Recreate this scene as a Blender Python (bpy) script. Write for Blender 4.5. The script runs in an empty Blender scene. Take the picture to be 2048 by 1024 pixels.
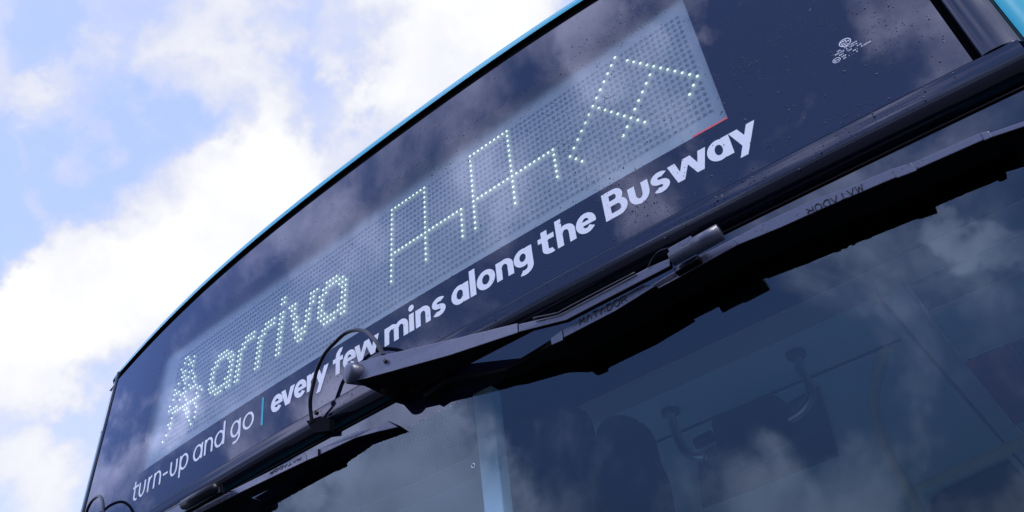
# bus front with lit destination display, seen from below at close range
import math
EXPOSURE = 0.12
FB, BB = -0.10, 0.14                 # cloud cover in front of and behind the bus
VF = (0.19, 0.30, 0.90, 1); VB = (0.33, 0.385, 0.68, 1)      # thin high haze over the blue
CF = (3.1, 3.25, 4.7, 1); CB = (0.87, 0.88, 0.95, 1)  # front clouds set far brighter, to light the lettering, board and arms
D_FRONT = [[-0.856,-0.282,0.433,0.9973,0.38],[-0.784,-0.383,0.489,0.9981,0.18],[-0.646,-0.43,0.63,0.9959,0.25],[-0.387,-0.587,0.711,0.998,0.25],[-0.171,-0.614,0.771,0.9983,0.4],[-0.439,-0.65,0.62,0.998,0.25],[0.109,-0.675,0.729,0.9991,0.45],[-0.041,-0.713,0.7,0.9994,0.35],[-0.219,-0.739,0.638,0.9986,0.3],[-0.183,-0.927,0.328,0.9984,0.3],[-0.279,-0.892,0.356,0.9985,0.18],[0.11,-0.855,0.507,0.9996,0.28],[-0.615,-0.662,0.428,0.9928,0.45],[-0.383,-0.816,0.432,0.9974,0.15],[-0.697,-0.57,0.435,0.9983,0.4],[-0.814,-0.236,0.531,0.9969,-0.5],[-0.831,-0.378,0.409,0.9989,-0.3],[0.031,-0.709,0.705,0.9946,-0.55],[-0.051,-0.665,0.745,0.9982,-0.35],[-0.341,-0.781,0.524,0.9896,-0.4],[-0.502,-0.701,0.506,0.998,-0.4],[-0.009,-0.944,0.329,0.9983,-0.35],[-0.142,-0.87,0.472,0.9962,-0.25],[-0.694,-0.437,0.572,0.999,-0.2],[-0.326,-0.582,0.745,0.9985,-0.2]]
D_BACK = [[-0.735,0.175,0.655,0.9984,-0.5],[-0.663,0.278,0.695,0.9986,-0.32],[-0.758,0.184,0.626,0.9995,-0.4],[-0.68,0.209,0.703,0.999,-0.3],[-0.61,0.279,0.742,0.9993,-0.2],[-0.532,0.392,0.751,0.9992,-0.25],[-0.822,0.345,0.452,0.9985,-0.25],[-0.64,0.097,0.763,0.9995,-0.22],[-0.496,0.291,0.818,0.9995,-0.2],[-0.481,0.368,0.796,0.9994,-0.1],[-0.577,0.185,0.795,0.9992,-0.15],[-0.665,0.167,0.728,0.9991,0.3],[-0.652,0.375,0.659,0.9959,0.6],[-0.752,0.275,0.6,0.9967,0.5],[-0.809,0.245,0.535,0.9975,0.6],[-0.579,0.336,0.743,0.9987,0.3],[-0.386,0.455,0.803,0.9949,0.6],[-0.865,0.314,0.391,0.9987,0.4],[-0.326,0.477,0.816,0.9975,0.3],[-0.583,0.241,0.776,0.9989,0.3],[-0.707,0.173,0.686,0.9998,0.2]]
import bpy, bmesh, math, random
from mathutils import Vector, Matrix
random.seed(7)
scene = bpy.context.scene
COL = scene.collection

# ------------------------------------------------------------------ camera
cam_data = bpy.data.cameras.new('camera')
cam = bpy.data.objects.new('camera', cam_data); COL.objects.link(cam)
cam_data.sensor_width = 36.0; cam_data.lens = 28.673
cam_data.clip_start = 0.02; cam_data.clip_end = 3000
Rr = Vector((0.7651728, 0.6381928, -0.0849734))
Rd = Vector((-0.4571840, 0.4456728, -0.7696483))
Rf = Vector((-0.4533137, 0.6277625, 0.6327882))
M = Matrix.Identity(4)
for i in range(3):
    M[i][0] = Rr[i]; M[i][1] = -Rd[i]; M[i][2] = -Rf[i]
M[0][3], M[1][3], M[2][3] = 1.01294, -0.95545, 1.59849
cam.matrix_world = M
scene.camera = cam

scene.view_settings.view_transform = 'Standard'
scene.view_settings.look = 'None'
scene.view_settings.gamma = 1.0
scene.view_settings.exposure = EXPOSURE
scene.render.engine = 'CYCLES'
scene.cycles.max_bounces = 8
scene.cycles.transparent_max_bounces = 12

# ------------------------------------------------------------------ node helper
class NT:
    def __init__(s, nt): s.nt = nt; nt.nodes.clear()
    def n(s, t, **kw):
        o = s.nt.nodes.new(t)
        for k, v in kw.items(): setattr(o, k, v)
        return o
    def l(s, a, b): s.nt.links.new(a, b)
    def m(s, op, a, b=None, c=None, clamp=False):
        o = s.n('ShaderNodeMath', operation=op, use_clamp=clamp)
        for i, v in enumerate((a, b, c)):
            if v is None: continue
            if isinstance(v, (int, float)): o.inputs[i].default_value = v
            else: s.l(v, o.inputs[i])
        return o.outputs[0]

# ------------------------------------------------------------------ world: sky and clouds by direction
SUN_EL, SUN_ROT = math.radians(56), math.radians(108)
w = bpy.data.worlds.new('World'); scene.world = w; w.use_nodes = True
t = NT(w.node_tree)
out = t.n('ShaderNodeOutputWorld')
sky = t.n('ShaderNodeTexSky', sky_type='NISHITA')
sky.sun_disc = False; sky.sun_elevation = SUN_EL; sky.sun_rotation = SUN_ROT
sky.air_density = 1.0; sky.dust_density = 0.6; sky.ozone_density = 2.0
tc = t.n('ShaderNodeTexCoord'); D = tc.outputs['Generated']
no = t.n('ShaderNodeTexNoise'); no.inputs['Scale'].default_value = 4.2; no.inputs['Detail'].default_value = 10; no.inputs['Roughness'].default_value = 0.56; no.inputs['Distortion'].default_value = 0.35
t.l(D, no.inputs['Vector'])
no2 = t.n('ShaderNodeTexNoise'); no2.inputs['Scale'].default_value = 13.0; no2.inputs['Detail'].default_value = 8; no2.inputs['Roughness'].default_value = 0.6
t.l(D, no2.inputs['Vector'])
wn = t.n('ShaderNodeTexNoise'); wn.inputs['Scale'].default_value = 6.0; wn.inputs['Detail'].default_value = 5; wn.inputs['Roughness'].default_value = 0.6
t.l(D, wn.inputs['Vector'])
wsub = t.n('ShaderNodeVectorMath', operation='SUBTRACT'); t.l(wn.outputs['Color'], wsub.inputs[0]); wsub.inputs[1].default_value = (0.5, 0.5, 0.5)
wmad = t.n('ShaderNodeVectorMath', operation='MULTIPLY_ADD'); t.l(wsub.outputs[0], wmad.inputs[0]); wmad.inputs[1].default_value = (0.30, 0.30, 0.30); t.l(D, wmad.inputs[2])
wnor = t.n('ShaderNodeVectorMath', operation='NORMALIZE'); t.l(wmad.outputs[0], wnor.inputs[0]); DW = wnor.outputs[0]
def blobs(lst):
    acc = None
    for x, y, z, c, a in lst:
        d = t.n('ShaderNodeVectorMath', operation='DOT_PRODUCT'); t.l(DW, d.inputs[0]); d.inputs[1].default_value = (x, y, z)
        mr = t.n('ShaderNodeMapRange', interpolation_type='SMOOTHSTEP')
        r = math.acos(c) * 1.5
        t.l(d.outputs['Value'], mr.inputs[0]); mr.inputs[1].default_value = math.cos(r); mr.inputs[2].default_value = 1.0 - (1 - c) * 0.15
        acc = t.m('MULTIPLY_ADD', mr.outputs[0], a, acc if acc is not None else 0.0)
    return acc
sx = t.n('ShaderNodeSeparateXYZ'); t.l(D, sx.inputs[0])
sidef = t.n('ShaderNodeMapRange', interpolation_type='SMOOTHSTEP')      # 0 in front of the bus, 1 behind it
t.l(sx.outputs['Y'], sidef.inputs[0]); sidef.inputs[1].default_value = -0.25; sidef.inputs[2].default_value = 0.12
side = sidef.outputs[0]
bias_f = t.m('ADD', t.m('MULTIPLY_ADD', blobs(D_FRONT), 1.0, FB), t.m('MULTIPLY_ADD', t.m('ADD', no.outputs['Fac'], -0.5), 0.9, 0.0))
bias_b = t.m('MULTIPLY_ADD', blobs(D_BACK), 1.0, BB)
mixb = t.n('ShaderNodeMix', data_type='FLOAT'); t.l(side, mixb.inputs[0]); t.l(bias_f, mixb.inputs[2]); t.l(bias_b, mixb.inputs[3])
nn = t.m('MULTIPLY_ADD', no2.outputs['Fac'], 0.5, t.m('MULTIPLY', no.outputs['Fac'], 1.3))
dens = t.m('ADD', nn, mixb.outputs[0])
mask = t.n('ShaderNodeMapRange', interpolation_type='SMOOTHSTEP')
t.l(dens, mask.inputs[0]); 
t.l(t.m('MULTIPLY_ADD', side, -0.10, 0.56), mask.inputs[1]); t.l(t.m('MULTIPLY_ADD', side, 0.12, 1.36), mask.inputs[2])
thick = t.n('ShaderNodeMapRange'); t.l(dens, thick.inputs[0]); thick.inputs[1].default_value = 0.9; thick.inputs[2].default_value = 1.8
bgs = t.n('ShaderNodeBackground'); t.l(sky.outputs[0], bgs.inputs[0]); bgs.inputs[1].default_value = 0.15
# thin veil of high haze over the blue
veil = t.n('ShaderNodeBackground'); vc = t.n('ShaderNodeMix', data_type='RGBA'); t.l(side, vc.inputs[0]); vc.inputs[6].default_value = VF; vc.inputs[7].default_value = VB; t.l(vc.outputs[2], veil.inputs[0])
addv = t.n('ShaderNodeAddShader'); t.l(bgs.outputs[0], addv.inputs[0]); t.l(veil.outputs[0], addv.inputs[1])
ccol = t.n('ShaderNodeMix', data_type='RGBA'); t.l(side, ccol.inputs[0]); ccol.inputs[6].default_value = CF; ccol.inputs[7].default_value = CB
cl = t.n('ShaderNodeBackground'); t.l(ccol.outputs[2], cl.inputs[0]); 
t.l(t.m('MULTIPLY_ADD', thick.outputs[0], 0.30, 0.78), cl.inputs[1])
mx = t.n('ShaderNodeMixShader'); t.l(mask.outputs[0], mx.inputs[0]); t.l(addv.outputs[0], mx.inputs[1]); t.l(cl.outputs[0], mx.inputs[2])
# dark zone added low in the front sky, to darken the frame band's reflections
hz = t.n('ShaderNodeMapRange', interpolation_type='SMOOTHSTEP'); t.l(sx.outputs['Z'], hz.inputs[0]); hz.inputs[1].default_value = 0.15; hz.inputs[2].default_value = 0.52; hz.inputs[3].default_value = 0.75; hz.inputs[4].default_value = 0.0
dk = t.n('ShaderNodeBackground'); dk.inputs[0].default_value = (0.10, 0.12, 0.20, 1); dk.inputs[1].default_value = 1.0
mh = t.n('ShaderNodeMixShader'); t.l(t.m('MULTIPLY', hz.outputs[0], t.m('SUBTRACT', 1.0, side)), mh.inputs[0]); t.l(mx.outputs[0], mh.inputs[1]); t.l(dk.outputs[0], mh.inputs[2])
t.l(mh.outputs[0], out.inputs[0])

sun = bpy.data.lights.new('sun', 'SUN'); sun.energy = 1.6; sun.angle = math.radians(10.0); sun.color = (1.0, 0.96, 0.9)
so = bpy.data.objects.new('sun', sun); COL.objects.link(so)
sd = Vector((math.sin(SUN_ROT) * math.cos(SUN_EL), math.cos(SUN_ROT) * math.cos(SUN_EL), math.sin(SUN_EL)))
so.rotation_euler = sd.to_track_quat('Z', 'Y').to_euler(); so.location = (0, 0, 12)
D_POLYS = {"arm_head":[0.045,[[0.024,0.074,2.4248,0.07],[0.0905,0.074,2.4087,0.07],[0.2481,0.072,2.3663,0.045],[0.3874,0.07,2.3313,0.014],[0.3892,0.074,2.3104,0.014],[0.2519,0.078,2.3312,0.045],[0.0825,0.08,2.3681,0.074],[0.0209,0.08,2.3822,0.074]]],"arm_rod":[0.009,[[0.3909,0.0725,2.3264],[0.4641,0.073,2.3064],[0.4799,0.073,2.3059],[0.6249,0.072,2.3106],[0.6588,0.072,2.3081],[0.6565,0.072,2.2948],[0.4775,0.073,2.2905],[0.3903,0.074,2.3109]]],"clamp_block":[0.02,[[0.662,0.078,2.3203],[0.7001,0.078,2.3221],[0.7019,0.078,2.3109],[0.6641,0.078,2.3089]]],"clamp_foot":[0.05,[[0.6567,0.062,2.2967],[0.6955,0.062,2.2994],[0.6951,0.062,2.2915],[0.6564,0.062,2.2887]]],"b1_face":[0.0615,[[0.4612,0.062,2.2855],[0.605,0.062,2.294],[0.6248,0.062,2.2824],[0.5541,0.062,2.2736],[0.4609,0.062,2.2712]]],"b1_block":[0.0635,[[0.4404,0.064,2.2801],[0.4626,0.064,2.2848],[0.4616,0.064,2.2663],[0.4405,0.064,2.2674]]],"b1_tail":[0.02,[[0.1368,0.024,2.3262,0.02],[0.1924,0.026,2.335,0.022],[0.322,0.03,2.2946,0.026],[0.397,0.042,2.2905,0.036],[0.4348,0.056,2.2837,0.05],[0.4353,0.056,2.2735,0.05],[0.3989,0.042,2.2822,0.036],[0.3244,0.03,2.2879,0.026],[0.1954,0.026,2.3257,0.022],[0.1426,0.024,2.3177,0.02]]],"b1_mid":[0.0495,[[0.6105,0.05,2.2956],[0.6941,0.05,2.3044],[0.7529,0.05,2.307],[0.7573,0.05,2.2935],[0.6412,0.05,2.2855],[0.5495,0.05,2.2819]]],"b1_right":[0.0515,[[0.7472,0.052,2.3046],[0.7911,0.052,2.3067],[0.8618,0.052,2.3048],[0.9077,0.052,2.298],[0.9632,0.052,2.2954],[0.9654,0.052,2.2797],[0.8722,0.052,2.2847],[0.8109,0.052,2.2866],[0.7495,0.052,2.2915]]],"b1_block2":[0.052,[[0.962,0.0525,2.295],[0.9864,0.0525,2.29],[0.9873,0.0525,2.2752],[0.9636,0.0525,2.2778]]],"b1_seg2":[0.0455,[[0.9834,0.046,2.2942],[1.069,0.046,2.2915],[1.0696,0.046,2.2795],[0.9829,0.046,2.282]]],"b1_block3":[0.047,[[1.0668,0.0475,2.291],[1.0756,0.0475,2.2873],[1.0763,0.0475,2.277],[1.0665,0.0475,2.2769]]],"b1_seg3":[0.0395,[[1.0738,0.04,2.2902],[1.1126,0.04,2.2841],[1.1677,0.04,2.2834],[1.1663,0.04,2.2738],[1.1092,0.04,2.2768],[1.0729,0.04,2.2828]]],"b2_right":[0.033,[[0.0428,0.016,2.3174,0.014],[0.0151,0.018,2.3168,0.016],[-0.0354,0.022,2.3245,0.02],[-0.1298,0.032,2.3222,0.03],[-0.1284,0.032,2.3084,0.03],[-0.0347,0.022,2.3121,0.02],[0.0207,0.018,2.3036,0.016],[0.0675,0.014,2.2953,0.012]]],"b2_block":[0.034,[[-0.159,0.037,2.3256],[-0.1248,0.036,2.32],[-0.1232,0.036,2.3042],[-0.1539,0.037,2.3063]]],"b2_face":[0.033,[[-0.1601,0.036,2.3242],[-0.3894,0.045,2.3254],[-0.3589,0.045,2.3095],[-0.1552,0.036,2.3071]]],"b2_left":[0.038,[[-0.3938,0.042,2.3257],[-0.8125,0.042,2.3455],[-0.7775,0.042,2.3257],[-0.3637,0.042,2.312]]],"arm2":[0.012,[[-0.4785,0.066,2.3474],[-0.4039,0.066,2.3417],[-0.3912,0.066,2.3181],[-0.4702,0.066,2.3177],[-0.7832,0.066,2.3288],[-0.812,0.066,2.3537]]],"clip1":[0.012,[[-0.1952,0.016,2.4135],[-0.1515,0.016,2.4066],[-0.1199,0.016,2.387],[-0.1207,0.016,2.3615],[-0.1665,0.016,2.3755]]]}
D_LINES = {"tube1":[[0.4231,0.077,2.3186],[0.4664,0.076,2.3066],[0.4822,0.076,2.3069],[0.6039,0.075,2.3095]],"clamp_cyl":[[0.6635,0.078,2.2993],[0.7409,0.078,2.3042]],"wire1":[[0.6249,0.074,2.3086],[0.6348,0.074,2.3196],[0.6478,0.076,2.3241],[0.662,0.078,2.3203]],"cap1":[[0.0187,0.086,2.3976],[0.0164,0.07,2.4084]],"hose1":[[-0.1779,0.014,2.4026],[-0.1755,0.022,2.4277],[-0.1681,0.03,2.4499],[-0.157,0.033,2.4819],[-0.1462,0.035,2.5055],[-0.1189,0.04,2.5264],[-0.0868,0.042,2.5364],[-0.0536,0.045,2.5403],[-0.0149,0.05,2.527],[0.0203,0.055,2.5024],[0.0446,0.06,2.4754],[0.0642,0.065,2.4501],[0.0854,0.068,2.4116]],"hose2":[[-1.1637,0.012,2.5422],[-1.1405,0.02,2.5515],[-1.1117,0.025,2.5594],[-1.0689,0.03,2.5553],[-1.0314,0.035,2.538],[-0.9952,0.04,2.5054],[-0.96,0.045,2.4523]],"clamp2_cyl":[[-0.4844,0.07,2.3321],[-0.4002,0.07,2.3296]]}
D_LIT = {"9":[-76,-73,-70,-69,-68,-66,-65,-64,-58,-57,-51,-50,-48,-47,-41,-40,-34,-33,-29,-28,-25,-24,-21,-20,-14,-13,0,1,2,3,4,5,6,7,8,9,10,11,12,13,14,15,16,17,18,21,22,23,24,25,26,27,28,29,30,31,32,33,34,35,36,37,38,39,45,51,57,63],"10":[-76,-75,-74,-70,-68,-63,-62,-58,-57,-51,-50,-48,-47,-41,-40,-34,-33,-29,-28,-25,-24,-21,-20,-14,-13,0,9,18,21,30,39,44,52,56,64],"13":[-76,-75,-72,-67,-66,-63,-57,-56,-55,-54,-53,-52,-51,-50,-48,-47,-41,-40,-34,-33,-28,-27,-26,-25,-20,-19,-18,-17,-16,-15,-14,-13,0,9,18,21,30,39,43,53,55,65],"16":[-76,-75,-73,-64,-62],"8":[-75,-73,-72,-71,-69,-67,-65,-58,-57,-56,-52,-51,-50,-48,-47,-46,-41,-40,-39,-34,-33,-30,-29,-24,-23,-21,-20,-19,-15,-14,-13,0,9,21,30,46,50,58,62],"11":[-75,-74,-73,-72,-71,-67,-63,-61,-58,-57,-51,-50,-48,-47,-41,-40,-34,-33,-29,-28,-25,-24,-21,-20,-14,-13,0,9,18,21,30,39,43,53,55,65],"12":[-75,-72,-71,-70,-69,-68,-67,-66,-65,-64,-63,-62,-58,-57,-56,-52,-51,-50,-48,-47,-41,-40,-34,-33,-28,-27,-26,-25,-21,-20,-19,-15,-14,-13,0,9,18,21,30,39,42,54,66],"14":[-75,-73,-72,-66,-65,-62,-55,-54,-53,-51,-50,-48,-47,-41,-40,-34,-33,-27,-26,-19,-18,-17,-16,-14,-13,0,9,18,21,30,39,44,52,56,64],"15":[-75,-72,-65,-62],"17":[-75,-74,-63],"7":[-73,-69,-66,-65,-57,-56,-55,-54,-53,-52,-51,-47,-46,-45,-44,-43,-40,-39,-38,-37,-36,-34,-33,-30,-29,-24,-23,-20,-19,-18,-17,-16,-15,-14,0,9,21,30,47,49,59,61],"3":[-72,-69,-68,-67,-34,-33,0,9,21,30,51,57],"6":[-72,-70,-69,-68,-66,-56,-55,-54,-53,-46,-45,-44,-43,-39,-38,-37,-36,-34,-33,-31,-30,-29,-24,-23,-22,-19,-18,-17,-16,0,9,21,30,48,60],"1":[-71,-70,0,9,21,30,53],"2":[-71,-69,-67,0,9,21,30,52,56],"4":[-71,-70,-67,-34,-33,0,9,21,30,50,58],"5":[-71,-70,-68,-67,0,9,21,30,49,59],"0":[0,1,2,3,4,5,6,7,8,9,21,22,23,24,25,26,27,28,29,30,54]}
D_PITCH = [0.0115,0.01486197493542424,0.0088]
D_M1 = [[0.4935,0.0625,2.2785],[0.5796,0.0625,2.28]]
D_M2 = [[0.9235,0.0525,2.2936],[0.8472,0.0525,2.2955]]
D_M3 = [[-0.1734,0.0369,2.3207],[-0.2662,0.041,2.3227]]
D_INT = {"bracket":[[0.024,1.15,2.79],[0.026,1.15,2.734],[0.03,1.15,2.691],[0.042,1.15,2.649],[0.068,1.15,2.618],[0.102,1.15,2.604]],"bracket2":[[0.451,1.15,2.795],[0.447,1.15,2.736],[0.454,1.15,2.677],[0.44,1.15,2.644],[0.405,1.15,2.62],[0.361,1.15,2.613]],"mirror":[[0.151,1.13,2.685],[0.173,1.13,2.704],[0.355,1.13,2.695],[0.374,1.13,2.672],[0.371,1.13,2.588],[0.361,1.13,2.547],[0.175,1.13,2.535],[0.148,1.13,2.553]],"roller":[[0.083,1.15,2.649],[0.14,1.15,2.653]],"foot1":[0.023,1.158,2.79],"foot2":[0.45,1.143,2.79],"rail":[[0.975,1.72,2.57],[0.828,1.759,2.57],[0.659,1.805,2.57],[0.462,1.858,2.57]],"hang":[[0.645,1.335,2.79],[0.604,1.335,2.733],[0.568,1.335,2.675],[0.547,1.335,2.604],[0.542,1.335,2.515],[0.552,1.335,2.424],[0.558,1.335,2.34],[0.567,1.335,2.221]],"vis1":[[-0.181,0.5,2.317],[-0.162,0.5,2.473],[-0.135,0.5,2.544],[-0.092,0.5,2.561],[-0.014,0.5,2.55],[0.033,0.5,2.56],[0.083,0.5,2.541],[0.107,0.5,2.506],[0.111,0.5,2.447],[0.108,0.5,2.351],[0.117,0.5,2.224]],"vis2":[[0.099,0.52,2.235],[0.108,0.52,2.357],[0.125,0.52,2.448],[0.151,0.52,2.476],[0.193,0.52,2.474],[0.229,0.52,2.45],[0.249,0.52,2.411],[0.252,0.52,2.351],[0.263,0.52,2.29],[0.256,0.52,2.186]],"stan":[[0.079,0.15,2.441],[0.128,0.15,2.431],[0.135,0.15,2.135],[0.091,0.15,2.149]],"darkr":[[0.356,2.661,2.77],[0.42,2.585,2.77],[0.754,2.471,2.77],[1.023,2.4,2.77],[0.934,4.266,2.77],[-0.037,4.214,2.77],[0.26,2.968,2.77]]}
RINGX, RINGZ = 0.2224, 2.1705

# ------------------------------------------------------------------ geometry frame
Z0 = 2.89; XC = -0.05
def F(x): return -0.03 + 0.03 * (x - XC) ** 2            # plan curve of the bus face (y of the glass)
def G(p): return (p[0], F(p[0]) - p[1], p[2])             # (x, offset out of the face, world z) -> world
def glass_top(x): return Z0 + 0.188 - 0.058 * abs(x - XC) ** 3

def tagset(o, label=None, cat=None, group=None, kind=None):
    if label: o['label'] = label
    if cat: o['category'] = cat
    if group: o['group'] = group
    if kind: o['kind'] = kind
    return o
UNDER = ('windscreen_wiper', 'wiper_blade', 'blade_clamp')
def link(name, bm, mat, parent=None, smooth=False):
    me = bpy.data.meshes.new(name); bm.to_mesh(me); bm.free()
    if mat: me.materials.append(mat)
    if name in UNDER:                               # underside shade painted in: faces turned from the front go near-black
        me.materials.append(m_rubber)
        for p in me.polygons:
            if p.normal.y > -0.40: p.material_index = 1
    if smooth:
        for p in me.polygons: p.use_smooth = True
    o = bpy.data.objects.new(name, me); COL.objects.link(o)
    if parent: o.parent = parent
    return o
def fix(bm): bmesh.ops.recalc_face_normals(bm, faces=bm.faces); return bm

# ------------------------------------------------------------------ materials
def noise_vec(t, scale, detail=4, rough=0.5, coord='Object'):
    tc = t.n('ShaderNodeTexCoord'); no = t.n('ShaderNodeTexNoise')
    no.inputs['Scale'].default_value = scale; no.inputs['Detail'].default_value = detail; no.inputs['Roughness'].default_value = rough
    t.l(tc.outputs[coord], no.inputs['Vector']); return no
def ramp(t, fac, a, b, lo, hi):
    m = t.n('ShaderNodeMapRange'); t.l(fac, m.inputs[0]); m.inputs[1].default_value = lo; m.inputs[2].default_value = hi
    m.inputs[3].default_value = a; m.inputs[4].default_value = b; return m.outputs[0]
def principled(name, col, rough=0.5, metal=0.0, spec=0.5, nscale=None, namp=0.15, bump=0.0, bscale=200, col2=None, ior=1.5, coat=0.0, specks=False):
    m = bpy.data.materials.new(name); m.use_nodes = True; t = NT(m.node_tree)
    o = t.n('ShaderNodeOutputMaterial'); p = t.n('ShaderNodeBsdfPrincipled'); t.l(p.outputs[0], o.inputs[0])
    p.inputs['Base Color'].default_value = (*col, 1); p.inputs['Metallic'].default_value = metal; p.inputs['IOR'].default_value = ior
    p.inputs['Specular IOR Level'].default_value = spec; p.inputs['Coat Weight'].default_value = coat
    p.inputs['Roughness'].default_value = rough
    if nscale:
        n = noise_vec(t, nscale, 6, 0.6)
        mixc = t.n('ShaderNodeMix', data_type='RGBA'); t.l(ramp(t, n.outputs['Fac'], 0, 1, 0.3, 0.7), mixc.inputs[0])
        c2 = col2 or tuple(min(1, c * 1.6 + 0.004) for c in col)
        mixc.inputs[6].default_value = (*col, 1); mixc.inputs[7].default_value = (*c2, 1); t.l(mixc.outputs[2], p.inputs['Base Color'])
        t.l(ramp(t, n.outputs['Fac'], max(0.02, rough - namp), min(1, rough + namp), 0.3, 0.7), p.inputs['Roughness'])
    if specks:                                       # beads of water: small dark shiny spots
        tcs = t.n('ShaderNodeTexCoord'); vo = t.n('ShaderNodeTexVoronoi'); vo.inputs['Scale'].default_value = 150; t.l(tcs.outputs['Object'], vo.inputs['Vector'])
        sm = noise_vec(t, 30, 3)
        f_ = t.m('MULTIPLY', ramp(t, vo.outputs['Distance'], 1, 0, 0.20, 0.30), ramp(t, sm.outputs['Fac'], 0, 1, 0.48, 0.56))
        mc = t.n('ShaderNodeMix', data_type='RGBA'); t.l(f_, mc.inputs[0]); t.l(p.inputs['Base Color'].links[0].from_socket, mc.inputs[6]); mc.inputs[7].default_value = (0.004, 0.004, 0.008, 1); t.l(mc.outputs[2], p.inputs['Base Color'])
    if bump:
        n = noise_vec(t, bscale, 3); b = t.n('ShaderNodeBump'); b.inputs['Strength'].default_value = bump; b.inputs['Distance'].default_value = 0.001
        t.l(n.outputs['Fac'], b.inputs['Height']); t.l(b.outputs[0], p.inputs['Normal'])
    return m
def glass_mat(name, base=None, tint=(0.9, 0.95, 1.0), f0=0.054, rough=0.0, gcol=(0.88, 0.90, 1.0), wav=0.0):
    """laminated glass seen from outside: angle-dependent mirror over either black ceramic (base) or a clear tinted pane"""
    m = bpy.data.materials.new(name); m.use_nodes = True; t = NT(m.node_tree)
    o = t.n('ShaderNodeOutputMaterial')
    lw = t.n('ShaderNodeLayerWeight'); lw.inputs[0].default_value = 0.5
    f = t.m('MULTIPLY_ADD', t.m('POWER', lw.outputs['Facing'], 5.0), 1 - f0, f0)
    gl = t.n('ShaderNodeBsdfGlossy'); gl.inputs['Color'].default_value = (*gcol, 1)
    gl.inputs['Roughness'].default_value = rough
    if wav:
        n2 = noise_vec(t, 3.0, 2); b = t.n('ShaderNodeBump'); b.inputs['Strength'].default_value = wav; b.inputs['Distance'].default_value = 0.01
        t.l(n2.outputs['Fac'], b.inputs['Height']); t.l(b.outputs[0], gl.inputs['Normal'])
    if base is not None:
        u = t.n('ShaderNodeBsdfDiffuse'); u.inputs[0].default_value = (*base, 1)
    else:
        u = t.n('ShaderNodeBsdfTransparent'); u.inputs[0].default_value = (*tint, 1)
    mx = t.n('ShaderNodeMixShader'); t.l(f, mx.inputs[0]); t.l(u.outputs[0], mx.inputs[1]); t.l(gl.outputs[0], mx.inputs[2])
    t.l(mx.outputs[0], o.inputs[0]); return m
def emis(name, col, s):
    m = bpy.data.materials.new(name); m.use_nodes = True; t = NT(m.node_tree)
    o = t.n('ShaderNodeOutputMaterial'); e = t.n('ShaderNodeEmission'); e.inputs[0].default_value = (*col, 1); e.inputs[1].default_value = s
    t.l(e.outputs[0], o.inputs[0]); return m

m_ceramic = glass_mat('black_ceramic_glass', base=(0.004, 0.006, 0.014), wav=0.0)
m_pane = glass_mat('clear_display_pane', tint=(0.80, 0.88, 0.95), wav=0.0)
m_wind = glass_mat('windscreen_glass', tint=(0.82, 0.90, 0.92), f0=0.054, gcol=(0.72, 0.90, 1.0), wav=0.0)
m_frit = glass_mat('windscreen_frit', base=(0.003, 0.004, 0.009), f0=0.054, gcol=(0.80, 0.90, 1.0), wav=0.0)
m_band = glass_mat('black_gloss_plastic', base=(0.006, 0.007, 0.016), f0=0.048, rough=0.07)
m_pillar = principled('black_frame_paint', (0.008, 0.011, 0.024), 0.2, spec=0.45, nscale=10, namp=0.08)
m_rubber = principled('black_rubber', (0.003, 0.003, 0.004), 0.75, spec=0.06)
m_wiper = principled('wiper_black_plastic', (0.034, 0.036, 0.060), 0.34, spec=0.8, col2=(0.048,0.050,0.078), nscale=40, namp=0.12, specks=True, bump=0.25, bscale=500)
m_blade = principled('wiper_blade_plastic', (0.040, 0.042, 0.070), 0.30, spec=0.8, col2=(0.052,0.054,0.086), nscale=40, namp=0.1, specks=True, bump=0.2, bscale=500)
m_emboss = principled('embossed_mark_plastic', (0.003, 0.003, 0.004), 0.5, spec=0.3)
m_hose = principled('washer_hose_rubber', (0.004, 0.004, 0.006), 0.35, spec=0.3)
m_teal = principled('teal_body_paint', (0.006, 0.37, 0.45), 0.28, spec=0.25, nscale=3, namp=0.04, col2=(0.009, 0.40, 0.485))
m_white = principled('white_vinyl', (0.90, 0.885, 0.83), 0.35, spec=0.3)
m_tealv = principled('teal_vinyl', (0.0, 0.42, 0.45), 0.35, spec=0.3)
m_red = principled('red_edge_tape', (0.75, 0.10, 0.10), 0.5)
m_board = principled('led_board_grey', (0.50, 0.485, 0.39), 0.65, spec=0.2, nscale=2.2, namp=0.05, col2=(0.55, 0.53, 0.43))
m_well = principled('diode_well_dark', (0.39, 0.38, 0.31), 0.6, spec=0.2)
m_lens = principled('unlit_diode_lens', (0.50, 0.54, 0.54), 0.2, spec=0.5)
m_lit = emis('lit_diode', (0.80, 1.0, 0.74), 1.45)
m_ceil = principled('cream_ceiling_panel', (0.72, 0.70, 0.68), 0.6, nscale=6, namp=0.1, col2=(0.76, 0.74, 0.72))
m_dark = principled('dark_grey_trim', (0.03, 0.03, 0.04), 0.55, nscale=8)
m_hatch = principled('dark_hatch_plastic', (0.035, 0.035, 0.05), 0.5, nscale=8)
m_navy = principled('navy_fabric', (0.015, 0.02, 0.05), 0.9, nscale=60)
m_steel = principled('brushed_steel', (0.6, 0.6, 0.6), 0.3, metal=1.0)
m_rail = principled('cream_rail_paint', (0.75, 0.68, 0.42), 0.35)
m_paleb = principled('pale_blue_paint', (0.60, 0.88, 0.93), 0.45)
m_poster = principled('red_poster', (0.55, 0.05, 0.10), 0.6)
m_drop = principled('rain_drop_dark', (0.012, 0.016, 0.04), 0.08, spec=0.6, ior=1.33)
m_asph = principled('asphalt', (0.045, 0.045, 0.047), 0.9, nscale=1.5, bump=0.6, bscale=60)
m_led_out = principled('marker_lamp_lens', (0.45, 0.50, 0.50), 0.15, spec=0.7, nscale=60)
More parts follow.
